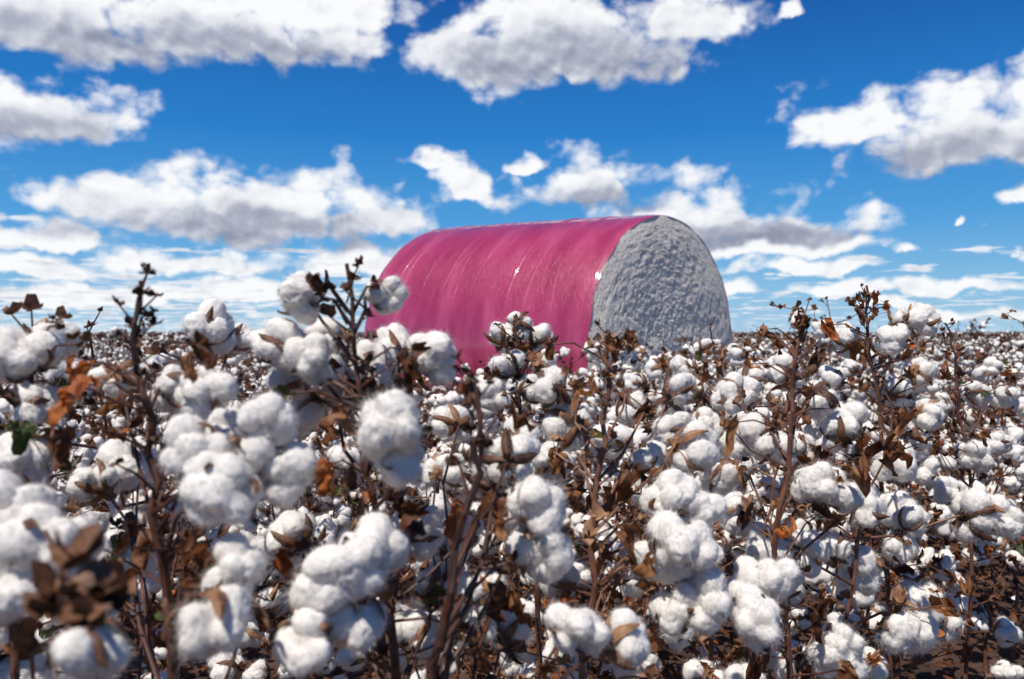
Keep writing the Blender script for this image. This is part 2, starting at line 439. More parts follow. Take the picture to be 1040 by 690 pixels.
# ------------------------------------------------------------------ individually shaped plants
def hero(stem, tip_r, bolls, leaves, seed, base_r=0.0054, extra=8, label=LABEL, rext=10, burs=(), ntop=9):
    rnd = random.Random(seed)
    sp = [P(*s) for s in stem]
    base = Vector((sp[0].x + rnd.uniform(-.02, .02), sp[0].y + 0.01, 0))
    pts = [base] + [base.lerp(sp[0], k) + Vector((rnd.uniform(-.01, .01), rnd.uniform(-.01, .01), 0)) for k in (.35, .7)]
    for a, b2 in zip(sp[:-1], sp[1:]):
        for kk in (0, .33, .66):
            pts.append(a.lerp(b2, kk) + Vector((rnd.uniform(-.006, .006), rnd.uniform(-.006, .006), 0)))
    pts.append(sp[-1])
    n = len(pts)
    V, F, MI = [], [], []
    loc = [p - base for p in pts]
    rad = [base_r + (tip_r - base_r) * i / (n - 1) for i in range(n)]
    tube(V, F, MI, loc, rad, 8)
    B = []; Lf = []
    def onstem(z):
        z = max(0.05, min(z, loc[-1].z - 0.01))
        for a, b2 in zip(loc[:-1], loc[1:]):
            if a.z <= z <= b2.z: return a.lerp(b2, (z - a.z) / max(1e-6, b2.z - a.z))
        return loc[-1]
    def branch(pos, s, ax):
        at = pos - ax * 0.030 * s * BS
        S0 = onstem(at.z)
        S = onstem(at.z - 0.55 * (Vector((at.x - S0.x, at.y - S0.y, 0)).length) - rnd.uniform(0, .03))
        mid = S.lerp(at, .35) + Vector((rnd.uniform(-.015, .015), rnd.uniform(-.015, .015), rnd.uniform(-.01, .02)))
        mid2 = S.lerp(at, .7) + Vector((rnd.uniform(-.015, .015), rnd.uniform(-.015, .015), rnd.uniform(.0, .025)))
        tube(V, F, MI, [S, mid, mid2, at], [.0024, .0021, .0017, .0014], 6)
        for mm in (mid, mid2):
            if rnd.random() < .6:
                t = mm + Vector((rnd.uniform(-.04, .04), rnd.uniform(-.04, .04), rnd.uniform(0, .03)))
                tube(V, F, MI, [mm, t], [.0014, .0009], 5); bract(V, F, MI, t, rnd.uniform(.006, .013), rnd)
        if rnd.random() < .7 and mid2.z < loc[-1].z * .93:
            Lf.append((mid2.copy(), (rnd.uniform(-1, 1), rnd.uniform(-.2, 1.5), rnd.uniform(0, 6.28)), rnd.uniform(.3, .6), pick_leaf(rnd)))
        B.append((at, ax, s, rnd.uniform(0, 6.28)))
    for q in bolls:
        px, py, d, s = q[:4]
        pos = P(px, py, d) - base
        if len(q) > 4: ax = Vector(q[4]).normalized()
        else:
            st = onstem(pos.z)
            o = Vector((pos.x - st.x, pos.y - st.y, 0)); o = o.normalized() if o.length > .01 else Vector((0, -1, 0))
            ax = (o * .7 + Vector((rnd.uniform(-.5, .5), rnd.uniform(-.6, .5), rnd.uniform(-.6, .8)))).normalized()
        branch(pos, s, ax)
    for i in range(extra):
        a = rnd.uniform(0, 6.28); z = rnd.uniform(0.2, 0.72)
        r = rnd.uniform(.08, .22)
        st = onstem(z); pos = st + Vector((math.cos(a) * r, math.sin(a) * r, .05))
        branch(pos, rnd.uniform(.75, 1.05), Vector((math.cos(a), math.sin(a), rnd.uniform(-.3, .6))).normalized())
    for i in range(rext + 8):
        fz = rnd.uniform(.45, .95); z = fz * loc[-1].z; S = onstem(z); a = rnd.uniform(0, 6.28)
        L = rnd.uniform(.03, .15) * (1 if fz < .85 else .35)
        d1 = Vector((math.cos(a), math.sin(a), rnd.uniform(.1, .9)))
        m = S + d1 * L * .5; t = m + (d1 + Vector((rnd.uniform(-.6, .6), rnd.uniform(-.6, .6), rnd.uniform(-.4, .3)))) * L * .5
        tube(V, F, MI, [S, m, t], [.0018, .0013, .0009], 5); bract(V, F, MI, t, rnd.uniform(.006, .013) * (1 if fz < .85 else .7), rnd)
        if L > .05 and fz < .85 and rnd.random() < .7: Lf.append((t.copy(), (rnd.uniform(-1, 1), rnd.uniform(-.2, 1.5), rnd.uniform(0, 6.28)), rnd.uniform(.25, .55), pick_leaf(rnd)))
    twig_top(V, F, MI, loc[-1], rnd, ntop, 5, 1.0)
    for q in leaves:
        px, py, d, s, k = q[:5]
        r = (rnd.uniform(-1, 1), rnd.uniform(-.2, 1.4), rnd.uniform(0, 6.28))
        l = P(px, py, d) - base
        S = onstem(l.z - .02)
        tube(V, F, MI, [S, S.lerp(l, .6) + Vector((0, 0, .01)), l], [.0014, .0011, .0008], 4)
        Lf.append((l, r, s, k))
    for (px, py, d, r_, nf) in burs:
        l = P(px, py, d) - base; S = onstem(l.z - .03)
        tube(V, F, MI, [S, S.lerp(l, .6) + Vector((0, 0, .01)), l], [.0022, .0016, .0012], 5)
        for j in range(nf): bract(V, F, MI, l + Vector((rnd.uniform(-1, 1), rnd.uniform(-1, 1), rnd.uniform(-1, 1))) * r_ * .6, r_ * rnd.uniform(.5, .9), rnd, 1, 5)
    return place_near(dict(V=V, F=F, MI=MI, bolls=B, leaves=Lf), base, 0, 1, rnd, label)
O1, O2, GR = ND, ND + 1, ND + 2
hero([(176, 660, .72), (158, 520, .72), (150, 430, .72), (143, 350, .72), (143, 285, .72)], .0020,
     [(193, 458, .64, .95, (-.5, -.7, .1)), (268, 432, .66, .92, (.5, -.6, .5)), (226, 500, .63, .95, (-.1, -.8, -.5)), (286, 482, .67, .9, (.8, -.3, -.1)), (236, 444, .70, .78, (0, -.4, .8)),
      (208, 396, .74, .85, (0, -.5, .8)), (176, 395, .80, .7), (218, 630, .58, .95, (.2, -.5, -.8)), (238, 580, .62, .8, (.4, -.2, .5)),
      (130, 478, 1.0, .95), (97, 492, .95, .95), (120, 385, .95, .8), (215, 335, 1.0, .9), (240, 345, 1.05, .8),
      (110, 575, 1.0, .9), (300, 560, 1.0, .9), (130, 540, 1.1, .85)],
     [(78, 372, .70, .5, O1), (90, 392, .68, .45, O2), (65, 440, .68, .45, 1), (60, 405, .66, .45, O2), (200, 350, .66, .45, 0), (192, 372, .64, .45, 4), (105, 575, .60, .5, 1), (150, 560, .8, .6, 3), (195, 555, .62, .5, 2), (120, 440, .8, .5, O1), (170, 620, .75, .5, GR)], 11,
     burs=((143, 300, .72, .007, 3), (150, 320, .72, .007, 3)))
hero([(20, 600, .85), (14, 500, .85), (20, 400, .85), (40, 345, .85)], .002,
     [(22, 362, .78, .9, (-.1, -.6, .4)), (48, 350, .84, .8), (14, 520, .58, .95, (.3, -.6, .2)), (52, 552, .57, .85), (16, 592, .57, .9, (0, -.5, -.5)),
      (92, 655, .50, .7, (.2, .3, -.9)), (25, 470, .78, .8), (38, 408, .85, .85)],
     [(55, 440, .8, .5, 2), (22, 435, .72, .45, GR), (35, 445, .8, .5, 4), (20, 640, .6, .6, 3), (60, 470, .8, .4, GR)], 12, burs=((75, 600, .42, .020, 9), (85, 625, .41, .015, 6), (60, 330, .75, .009, 3), (80, 350, .72, .009, 3)))
hero([(405, 670, .80), (390, 560, .80), (372, 470, .80), (357, 370, .80), (352, 268, .80)], .0020,
     [(308, 300, .83, .86, (-.3, -.5, .5)), (393, 298, .85, .70, (.6, -.2, -.1)), (286, 352, .84, .9), (318, 364, .82, .92, (-.2, -.8, .2)), (338, 348, .90, .8), (300, 378, .88, .8),
      (372, 380, .86, .85), (350, 395, .9, .85), (437, 368, .86, .9, (.6, -.5, .2)), (405, 358, .92, .8),
      (394, 436, .67, 1.12, (.1, -.8, .3)), (402, 464, .69, .75, (.3, -.5, -.6)), (345, 585, .64, .98, (-.1, -.7, .3)), (380, 562, .68, .85, (.5, -.4, .4)), (358, 625, .66, .8, (.1, -.5, -.6)),
      (312, 655, .62, .8), (425, 540, .9, .95), (312, 412, .92, .85), (300, 545, .95, .9), (440, 600, .95, .9), (455, 560, 1.0, .85), (395, 640, .9, .85), (350, 470, 1.1, .85)],
     [(330, 475, .72, .5, O1), (320, 490, .74, .55, 0), (290, 400, .78, .5, GR), (420, 355, .82, .4, 0), (410, 520, .8, .6, 0), (340, 420, .8, .5, 3), (400, 500, .8, .5, 4)], 13,
     burs=((323, 290, .78, .012, 5), (326, 302, .78, .009, 3), (382, 290, .83, .008, 3)), rext=4, ntop=8)
hero([(440, 680, .68), (455, 600, .68), (484, 480, .68), (486, 420, .68), (480, 378, .68)], .0020,
     [(515, 465, .88, 1.0), (500, 490, .90, .9), (547, 508, .80, .98, (.3, -.5, .5)), (525, 530, .84, .85, (-.3, -.7, -.2)), (552, 558, .80, .95, (.3, -.7, -.4)), (530, 445, .98, .85),
      (588, 640, .76, .88, (.4, -.6, .2)), (632, 655, .78, .88), (460, 430, 1.1, .85), (425, 650, .9, .85), (500, 600, .95, .85), (480, 640, .95, .85), (515, 640, 1.0, .85), (470, 540, 1.0, .8), (450, 480, 1.1, .85)],
     [(500, 600, .8, .6, 1), (470, 400, .7, .35, 0), (520, 420, .8, .45, 3), (465, 520, .75, .5, O1), (520, 610, .8, .6, 4), (450, 600, .75, .45, GR)], 14, extra=4, rext=3, burs=((478, 385, .68, .007, 3), (492, 450, .68, .008, 3), (462, 470, .70, .008, 3)), ntop=6)
hero([(596, 660, 1.0), (602, 560, 1.0), (612, 450, 1.0), (620, 380, 1.0), (618, 335, 1.0)], .0020,
     [(680, 505, .98, 1.05, (.3, -.5, .6)), (705, 518, .98, 1.0, (.5, -.5, .4)), (695, 552, .92, 1.08, (.2, -.8, -.1)), (676, 562, .94, .95, (-.1, -.6, -.6)), (715, 608, .92, .95), (688, 618, .94, .95), (660, 470, 1.1, .9), (700, 455, 1.08, .95),
      (565, 395, 1.1, .9), (578, 435, 1.1, 1.0), (560, 470, 1.08, .85), (680, 430, 1.15, 1.0), (685, 400, 1.15, .9), (640, 410, 1.2, .85), (640, 570, 1.15, .85), (570, 590, 1.1, .9)],
     [(640, 340, 1.0, .4, 1), (560, 350, 1.0, .4, 0), (640, 540, .95, .7, 2), (600, 400, .95, .5, 0), (620, 350, .98, .35, 3), (630, 348, 1.0, .35, 4), (585, 390, 1.0, .5, 2), (640, 480, 1.0, .6, 3), (630, 620, 1.0, .7, O2)], 15, extra=6, rext=16, burs=((618, 345, 1.0, .010, 4), (640, 350, 1.0, .010, 3), (600, 352, 1.0, .009, 3)))
hero([(800, 680, 1.15), (790, 560, 1.15), (800, 440, 1.15), (808, 370, 1.15), (815, 320, 1.15)], .0020,
     [(768, 632, .94, .98, (-.2, -.7, .2)), (785, 590, 1.0, 1.0), (765, 598, 1.02, .95), (832, 492, 1.14, 1.0, (-.2, -.8, .3)), (855, 500, 1.14, .92, (.5, -.6, .1)), (878, 518, 1.22, .95), (772, 443, 1.22, 1.1), (750, 520, 1.22, 1.0),
      (830, 405, 1.3, 1.05), (850, 560, 1.4, .95), (800, 380, 1.3, .95), (740, 480, 1.3, .95), (740, 400, 1.3, .95), (855, 440, 1.3, .9)],
     [(775, 335, 1.2, .4, 1), (830, 360, 1.1, .5, 0), (870, 470, 1.1, .7, 1), (760, 370, 1.2, .4, O1), (790, 345, 1.2, .4, 3), (815, 322, 1.15, .4, O2), (740, 430, 1.1, .6, 2), (800, 540, 1.1, .7, O1), (830, 620, 1.1, .7, 3)], 16, extra=6, rext=18, burs=((775, 340, 1.2, .010, 3), (815, 330, 1.15, .010, 4)))
hero([(905, 640, 1.55), (900, 520, 1.55), (888, 400, 1.55), (882, 330, 1.55), (880, 290, 1.55)], .0022,
     [(912, 520, 1.45, 1.1), (915, 555, 1.4, 1.1), (905, 470, 1.5, 1.1), (925, 450, 1.6, 1.0), (860, 430, 1.5, 1.05), (935, 325, 1.6, .95), (860, 345, 1.6, .95), (905, 395, 1.6, 1.05), (940, 480, 1.6, .9), (905, 345, 1.5, .85),
      (915, 325, 1.6, .9), (845, 385, 1.55, .9), (930, 380, 1.6, 1), (940, 420, 1.6, 1)],
     [(890, 320, 1.5, .5, 0), (840, 330, 1.5, .6, O2), (870, 305, 1.52, .4, 0), (920, 420, 1.5, .7, 2), (900, 310, 1.55, .45, O1), (870, 350, 1.55, .6, 4), (880, 560, 1.5, .8, O1), (890, 300, 1.55, .4, O2)], 17, extra=5, rext=26, burs=((880, 300, 1.55, .010, 3), (900, 312, 1.55, .010, 3), (862, 310, 1.55, .010, 3)))
hero([(985, 620, 1.9), (990, 520, 1.9), (975, 420, 1.9), (968, 360, 1.9), (960, 328, 1.9)], .0020,
     [(985, 465, 1.9, 1.15), (960, 500, 1.8, 1.1), (1000, 520, 1.8, 1.0), (1010, 450, 2.0, 1.1), (960, 632, 1.8, 1.1), (950, 420, 1.9, 1.05), (990, 400, 2.0, .95), (1020, 400, 2.0, .9)],
     [(960, 380, 1.9, .6, 0), (1000, 440, 1.8, .6, 2), (940, 350, 1.9, .5, 3), (980, 590, 1.8, .7, 1)], 18, extra=4, rext=22)
hero([(720, 600, 1.6), (722, 500, 1.6), (730, 420, 1.6), (728, 370, 1.6), (735, 350, 1.6)], .0020,
     [(700, 395, 1.6, 1.1), (745, 400, 1.6, 1.1), (720, 430, 1.5, 1.1), (760, 385, 1.65, .95), (690, 372, 1.65, .9), (745, 455, 1.5, 1.1)],
     [(720, 385, 1.5, .5, 0), (750, 430, 1.5, .6, 2), (700, 430, 1.5, .6, 3), (740, 520, 1.5, .7, O2)], 19, extra=4, rext=22)
hero([(545, 620, 1.35), (540, 500, 1.35), (530, 420, 1.35), (525, 360, 1.35), (527, 330, 1.35)], .0018,
     [(508, 342, 1.4, .85), (545, 344, 1.45, .8), (528, 330, 1.4, .7), (515, 372, 1.35, .9), (498, 400, 1.3, .9), (552, 370, 1.4, .85), (540, 395, 1.35, .9)],
     [(530, 355, 1.35, .5, 0), (550, 385, 1.35, .6, 2), (500, 380, 1.3, .6, 3)], 20, extra=5, rext=10)

# ------------------------------------------------------------------ module position
R = 1.15; LEN = 2.60
fc = Vector((1.32, 6.70, 0)); nrm = Vector((0.74, -0.673, 0)).normalized(); tan = Vector((-nrm.y, nrm.x, 0))

# ------------------------------------------------------------------ fill plants
rnd = random.Random(3)
cand = []
sp = 0.455
for j in range(0, 130):
    for i in range(-110, 111):
        x = i * sp + rnd.uniform(-.19, .19) + (j % 2) * sp * .5; y = 0.4 + j * sp + rnd.uniform(-.19, .19)
        d = math.hypot(x, y)
        if d < 1.35 or y < 0.8: continue
        az = x / y
        if abs(az) > 0.74: continue
        if az > 0.44 and d < 1.9: continue
        if az > 0.54 and d < 2.5: continue
        rel = Vector((x, y, 0)) - fc
        t = -rel.dot(nrm); w = rel.dot(tan)
        if -0.3 < t < LEN + 0.3 and abs(w) < 1.0: continue
        if d > 42: continue
        cand.append((d, x, y))
cand.sort()
NHERO = 10
ind = cand[:300 - NHERO]
rest = cand[300 - NHERO:]
print('reach', ind[-1][0], 'rest', len(rest))
for (d, x, y) in ind:
    k = rnd.randrange(len(VAR)); rot = rnd.uniform(0, 6.28)
    sc = rnd.uniform(.90, 1.15)
    az = x / y
    if az > .30 and 1.3 < d < 4.5: sc = rnd.uniform(.96, 1.16)
    if -.35 < az < .02: sc = rnd.uniform(.88, 1.0)
    zmax = 9
    if -.24 < az < .34 and d < 6.5: zmax = CAMH + d * (-.008 if az > .02 else -.035)
    if -.11 < az < -.03 and d < 6.5: zmax = CAMH - d * .055
    sc = min(sc, max(.70, zmax / (VAR[k]['top'] + .04)))
    if d < 2.3:
        place_near(VAR[k], (x, y, 0), rot, sc, rnd, mesh=VAR[k]['stem'])
    elif d < 5.2:
        place_mid(VAR[k], VAR[k]['stem'], VAR[k]['fol'], (x, y, 0), rot, sc, rnd)
    else:
        o = mkobj('cotton_plant', FARV[rnd.randrange(len(FARV))])
        o.location = (x, y, 0); o.rotation_euler = (0, 0, rot); o.scale = (sc, sc, sc)
        o['label'] = LABEL; o['category'] = 'plant'; o['group'] = GROUP

# ------------------------------------------------------------------ rest of crop as one mesh
class Acc:
    def __init__(s): s.v = []; s.li = []; s.ls = []; s.mi = []; s.nv = 0
    def add(s, v, li, ls, mi):
        s.v.append(v); s.li.append(li + s.nv); s.ls.append(ls); s.mi.append(mi); s.nv += len(v)
def pack(V, F, MI):
    v = np.array([tuple(q) for q in V], dtype=np.float32)
    ls = np.array([len(f) for f in F], dtype=np.int32)
    li = np.array([i for f in F for i in f], dtype=np.int32)
    return v, li, ls, np.array(MI, dtype=np.int32)
acc = Acc()
TA = [pack(*joined(300 + s, 1.15 + 0.05 * (s % 4 - 1.5), 0.36, 2, 3, 1.0, 0.50, .38)) for s in range(5)]
TB = [pack(*joined(320 + s, 1.15 + 0.05 * (s % 4 - 1.5), 0.36, 1, 3, .8, 0.78, .35)) for s in range(5)]
rs = np.random.RandomState(5)
for (d, x, y) in rest:
    if d > 18 and rs.rand() < 0.3: continue
    T = TA if d < 14 else TB
    v, li, ls, mi = T[rs.randint(len(T))]
    a = rs.uniform(0, 6.28); s = rs.uniform(.88, 1.13); c, sn = math.cos(a) * s, math.sin(a) * s
    w = np.empty_like(v); w[:, 0] = v[:, 0] * c - v[:, 1] * sn + x; w[:, 1] = v[:, 0] * sn + v[:, 1] * c + y; w[:, 2] = v[:, 2] * s
    acc.add(w, li, ls, mi)
iv, fi = ICO[1]
iv = np.array([tuple(q) for q in iv], dtype=np.float32); fl = np.array(fi, dtype=np.int32).ravel(); fs = np.full(20, 3, dtype=np.int32)
for k in range(22000):
    d = 34 + 190 * rs.rand() ** 1.6; az = rs.uniform(-.66, .66)
    x = d * math.sin(az); y = d * math.cos(az)
    white = rs.rand() < 0.38
    z = rs.uniform(.95, 1.25) + (0.05 if rs.rand() < .12 else 0)
    s = rs.uniform(.03, .045) * (1 if white else 1.2) * (1 + d / 130)
    acc.add(iv * np.array([s, s, s * (1 if white else 1.6)], dtype=np.float32) + np.array([x, y, z], dtype=np.float32), fl, fs, np.full(20, 0 if white else (1 if rs.rand() < .4 else 2), dtype=np.int32))
rr = np.concatenate([np.linspace(34, 120, 90), np.geomspace(125, 3500, 40)]); aa = np.linspace(-1.0, 1.0, 260)
gv = np.zeros((len(rr), len(aa), 3), dtype=np.float32)
for i, r_ in enumerate(rr):
    gv[i, :, 0] = r_ * np.sin(aa); gv[i, :, 1] = r_ * np.cos(aa)
    gv[i, :, 2] = (0.98 + 0.16 * rs.rand(len(aa))) if i > 0 else 0.3
n2 = len(aa)
idx = np.array([(i * n2 + j, i * n2 + j + 1, (i + 1) * n2 + j + 1, (i + 1) * n2 + j) for i in range(len(rr) - 1) for j in range(n2 - 1)], dtype=np.int32)
acc.add(gv.reshape(-1, 3), idx.ravel(), np.full(len(idx), 4, dtype=np.int32), np.full(len(idx), 4, dtype=np.int32))
def fromacc(name, acc, mats):
    v = np.concatenate(acc.v); li = np.concatenate(acc.li); ls = np.concatenate(acc.ls); mi = np.concatenate(acc.mi)
    me = bpy.data.meshes.new(name)
    me.vertices.add(len(v)); me.vertices.foreach_set('co', v.ravel())
    me.loops.add(len(li)); me.loops.foreach_set('vertex_index', li)
    me.polygons.add(len(ls))
    me.polygons.foreach_set('loop_start', np.concatenate([[0], np.cumsum(ls)[:-1]]).astype(np.int32))
    me.polygons.foreach_set('material_index', mi)
    for m in mats: me.materials.append(m)
    me.update(calc_edges=True); me.validate()
    print(name, len(v), len(ls))
    return me
crop = mkobj('cotton_crop', fromacc('cotton_crop', acc, [M_lint, M_stem, M_leaf, M_green, M_canopy]))
crop['kind'] = 'stuff'; crop['label'] = 'mass of ripe cotton plants stretching to the horizon'; crop['category'] = 'crop'

acc = Acc()
for k in range(12000):
    x = rs.uniform(-3, 4.5); y = rs.uniform(.5, 7)
    a = rs.uniform(0, 6.28); s = rs.uniform(.01, .035); t = rs.uniform(-.5, .5, 5) * s
    pts = []
    for q in range(5):
        an = a + q * 6.283 / 5; r_ = s * rs.uniform(.4, 1.2)
        pts.append((x + math.cos(an) * r_, y + math.sin(an) * r_, 0.010 + max(0, t[q]) + rs.uniform(0, .01)))
    wh = rs.rand()
    acc.add(np.array(pts, dtype=np.float32), np.arange(5, dtype=np.int32), np.array([5], dtype=np.int32), np.array([0 if wh < .92 else (1 if wh < .98 else 2)], dtype=np.int32))
lit = mkobj('leaf_litter', fromacc('leaf_litter', acc, [M_leaf, M_orange, M_lint]))
lit['kind'] = 'stuff'; lit['label'] = 'dry fallen leaves and lint scattered on soil'; lit['category'] = 'litter'

# ground
N = 90
xs = [math.copysign(abs(t) ** 3.2 * 4000, t) for t in np.linspace(-1, 1, N * 2 + 1)]
V = []; F = []
for yy in xs:
    for xx in xs:
        near = max(0, 1 - max(abs(xx), abs(yy)) / 30)
        z = (0.03 * noise.noise(Vector((xx * 2.2, yy * 2.2, 0))) - 0.02) * near
        V.append((xx, yy, z))
w_ = len(xs)
for j in range(w_ - 1):
    for i in range(w_ - 1):
        F.append((j * w_ + i, j * w_ + i + 1, (j + 1) * w_ + i + 1, (j + 1) * w_ + i))
g = mkobj('ground', mkmesh('ground', V, F, [M_soil])); g['kind'] = 'structure'; g['label'] = 'dark reddish brown soil of the cotton field'; g['category'] = 'ground'

# ------------------------------------------------------------------ cotton module
M_wrap, nt, b = newmat('pink_plastic_wrap')
tc = nt.nodes.new('ShaderNodeTexCoord')
mp = nt.nodes.new('ShaderNodeMapping'); mp.inputs['Scale'].default_value = (4, 1.2, 1.2)
nt.links.new(tc.outputs['Object'], mp.inputs[0])
n = nt.nodes.new('ShaderNodeTexNoise'); n.inputs['Scale'].default_value = 1.3; n.inputs['Detail'].default_value = 7; n.inputs['Roughness'].default_value = 0.6
nt.links.new(mp.outputs[0], n.inputs['Vector'])
r = ramp(nt, [(0.3, (0.30, 0.014, 0.066)), (0.5, (0.41, 0.032, 0.105)), (0.7, (0.51, 0.075, 0.17))])
nt.links.new(n.outputs['Fac'], r.inputs[0]); nt.links.new(r.outputs[0], b.inputs['Base Color'])
b.inputs['Roughness'].default_value = 0.38
b.inputs['Coat Weight'].default_value = 1.0; b.inputs['Coat Roughness'].default_value = 0.10
n2_ = nt.nodes.new('ShaderNodeTexNoise'); n2_.inputs['Scale'].default_value = 12; n2_.inputs['Detail'].default_value = 8; n2_.inputs['Distortion'].default_value = 1.5; n2_.inputs['Roughness'].default_value = 0.62
nt.links.new(mp.outputs[0], n2_.inputs['Vector'])
bp = nt.nodes.new('ShaderNodeBump'); bp.inputs['Strength'].default_value = 0.75; bp.inputs['Distance'].default_value = 0.009
nt.links.new(n2_.outputs['Fac'], bp.inputs['Height']); nt.links.new(bp.outputs[0], b.inputs['Normal'])

M_face, nt, b = newmat('pressed_cotton')
tc = nt.nodes.new('ShaderNodeTexCoord')
n = nt.nodes.new('ShaderNodeTexNoise'); n.inputs['Scale'].default_value = 46; n.inputs['Detail'].default_value = 6; n.inputs['Roughness'].default_value = 0.75; n.inputs['Distortion'].default_value = 0.8
nt.links.new(tc.outputs['Object'], n.inputs['Vector'])
r = ramp(nt, [(0.33, (0.14, 0.06, 0.03)), (0.39, (0.50, 0.39, 0.29)), (0.45, (0.80, 0.72, 0.62)), (0.56, (0.97, 0.91, 0.83))])
nt.links.new(n.outputs['Fac'], r.inputs[0]); nt.links.new(r.outputs[0], b.inputs['Base Color'])
b.inputs['Roughness'].default_value = 1; b.inputs['Specular IOR Level'].default_value = 0
nb_ = nt.nodes.new('ShaderNodeTexNoise'); nb_.inputs['Scale'].default_value = 55; nb_.inputs['Detail'].default_value = 5; nb_.inputs['Roughness'].default_value = 0.7
nt.links.new(tc.outputs['Object'], nb_.inputs['Vector'])
bp = nt.nodes.new('ShaderNodeBump'); bp.inputs['Strength'].default_value = 0.8; bp.inputs['Distance'].default_value = 0.015
nt.links.new(nb_.outputs['Fac'], bp.inputs['Height']); nt.links.new(bp.outputs[0], b.inputs['Normal'])

mod = bpy.data.objects.new('cotton_module', None); col.objects.link(mod)
mod.location = (fc.x - nrm.x * LEN / 2, fc.y - nrm.y * LEN / 2, 0)
mod.rotation_euler = (0, 0, math.atan2(nrm.y, nrm.x))
mod['label'] = 'round cotton module wrapped in pink plastic standing among the cotton plants'; mod['category'] = 'cotton bale'
NT, NL = 240, 600
rn = random.Random(9)
ridges = [(-LEN / 2 + LEN * (k + .5) / 12 + rn.uniform(-.09, .09), rn.uniform(.003, .007), rn.uniform(-.07, .07), rn.uniform(0, 6.28), rn.uniform(.55, .8)) for k in range(12)]
def prof(th, rr_, x):
    g_ = 1 + 0.050 * (LEN / 2 - x) / LEN
    yy = math.cos(th) * rr_ * g_; zz = (R + math.sin(th) * rr_) * g_
    fl = 0.10
    if zz < fl: zz = 0.0 + zz * 0.15
    return Vector((x, yy, zz - 0.012))
V = []; F = []
for i in range(NL + 1):
    x = -LEN / 2 + LEN * i / NL
    e = min(abs(x + LEN / 2), abs(x - LEN / 2))
    act = [q for q in ridges if abs(x - q[0]) < .36]
    for k in range(NT):
        th = 2 * math.pi * k / NT
        rr_ = R - 0.014 * math.exp(-e / 0.03) + 0.006 * math.sin(math.pi * (x + LEN / 2) / LEN)
        for (t0, am, sl, ph, wd) in act:
            tt = t0 + sl * math.sin(th + ph) + .020 * noise.noise(Vector((th * 3, t0 * 9, 0)))
            q = (x - tt) / (0.0065 * wd)
            if abs(q) < 4: rr_ += am * math.exp(-q * q) * max(0, .7 + 1.3 * noise.noise(Vector((th * 2.5, t0 * 5, 2))))
            if 0 < x - tt < 0.03: rr_ -= .002 * (1 - (x - tt) / 0.03)
        rr_ += 0.002 * noise.noise(Vector((x * 1.2, math.cos(th) * 1.8, math.sin(th) * 1.8))) + 0.0008 * noise.noise(Vector((x * 14, math.cos(th) * 8, math.sin(th) * 8)))
        V.append(prof(th, rr_, x + (.012 * noise.noise(Vector((math.cos(th) * 6, math.sin(th) * 6, 3))) if e < .02 else 0)))
for i in range(NL):
    for k in range(NT):
        k2 = (k + 1) % NT
        F.append((i * NT + k, i * NT + k2, (i + 1) * NT + k2, (i + 1) * NT + k))
mkobj('plastic_wrap', mkmesh('plastic_wrap', V, F, [M_wrap]), mod)
for sgn in (1, -1):
    V = [Vector((sgn * (LEN / 2 + 0.035), 0, R))]; F = []
    NR = 150
    for j in range(1, NR + 1):
        for k in range(NT):
            th = 2 * math.pi * k / NT; u = j / NR; rr_ = (R - 0.013) * u
            y_, z_ = math.cos(th) * rr_, math.sin(th) * rr_
            bul = 0.034 * (1 - u ** 8) - 0.006
            bul += (0.010 * noise.noise(Vector((y_ * 3, z_ * 3, sgn))) + 0.005 * noise.noise(Vector((y_ * 11, z_ * 11, sgn))) + 0.005 * noise.noise(Vector((y_ * 26, z_ * 26, sgn))) + 0.006 * noise.noise(Vector((y_ * 60, z_ * 60, sgn)))) * (1 - u ** 10 * .7)
            V.append(prof(th, rr_, sgn * (LEN / 2 + bul)))
    for k in range(NT): F.append((0, 1 + k, 1 + (k + 1) % NT) if sgn > 0 else (0, 1 + (k + 1) % NT, 1 + k))
    for j in range(NR - 1):
        for k in range(NT):
            a_, b_ = 1 + j * NT + k, 1 + j * NT + (k + 1) % NT
            F.append((a_, a_ + NT, b_ + NT, b_) if sgn > 0 else (a_, b_, b_ + NT, a_ + NT))
    mkobj('cotton_end', mkmesh('cotton_end', V, F, [M_face]), mod)

# ------------------------------------------------------------------ light
sunv = Vector((-0.26, -0.42, 0.86)).normalized()
L = bpy.data.lights.new('sun', 'SUN'); L.energy = 4.7; L.angle = math.radians(0.5); L.color = (1, 0.95, 0.88)
lo = bpy.data.objects.new('sun', L); col.objects.link(lo); lo.rotation_euler = sunv.to_track_quat('Z', 'Y').to_euler(); lo.location = (0, 0, 20)

# ------------------------------------------------------------------ world
w = bpy.data.worlds.new('World'); scene.world = w; w.use_nodes = True
try: w.cycles.sampling_method = 'NONE'
except Exception as ex: print(ex)
nt = w.node_tree; nt.nodes.clear()
def N_(t, **k):
    n = nt.nodes.new(t)
    for a, v in k.items(): setattr(n, a, v)
    return n
def math_(op, a, b_=None, c=None, clamp=False):
    n = N_('ShaderNodeMath', operation=op, use_clamp=clamp)
    for i, v in enumerate((a, b_, c)):
        if v is None: continue
        if isinstance(v, (int, float)): n.inputs[i].default_value = v
        else: nt.links.new(v, n.inputs[i])
    return n.outputs[0]
def vm(op, a, b_=None):
    n = N_('ShaderNodeVectorMath', operation=op)
    for i, v in enumerate((a, b_)):
        if v is None: continue
        if isinstance(v, (tuple, Vector)): n.inputs[i].default_value = v
        else: nt.links.new(v, n.inputs[i])
    return n.outputs['Value'] if op == 'LENGTH' else n.outputs[0]
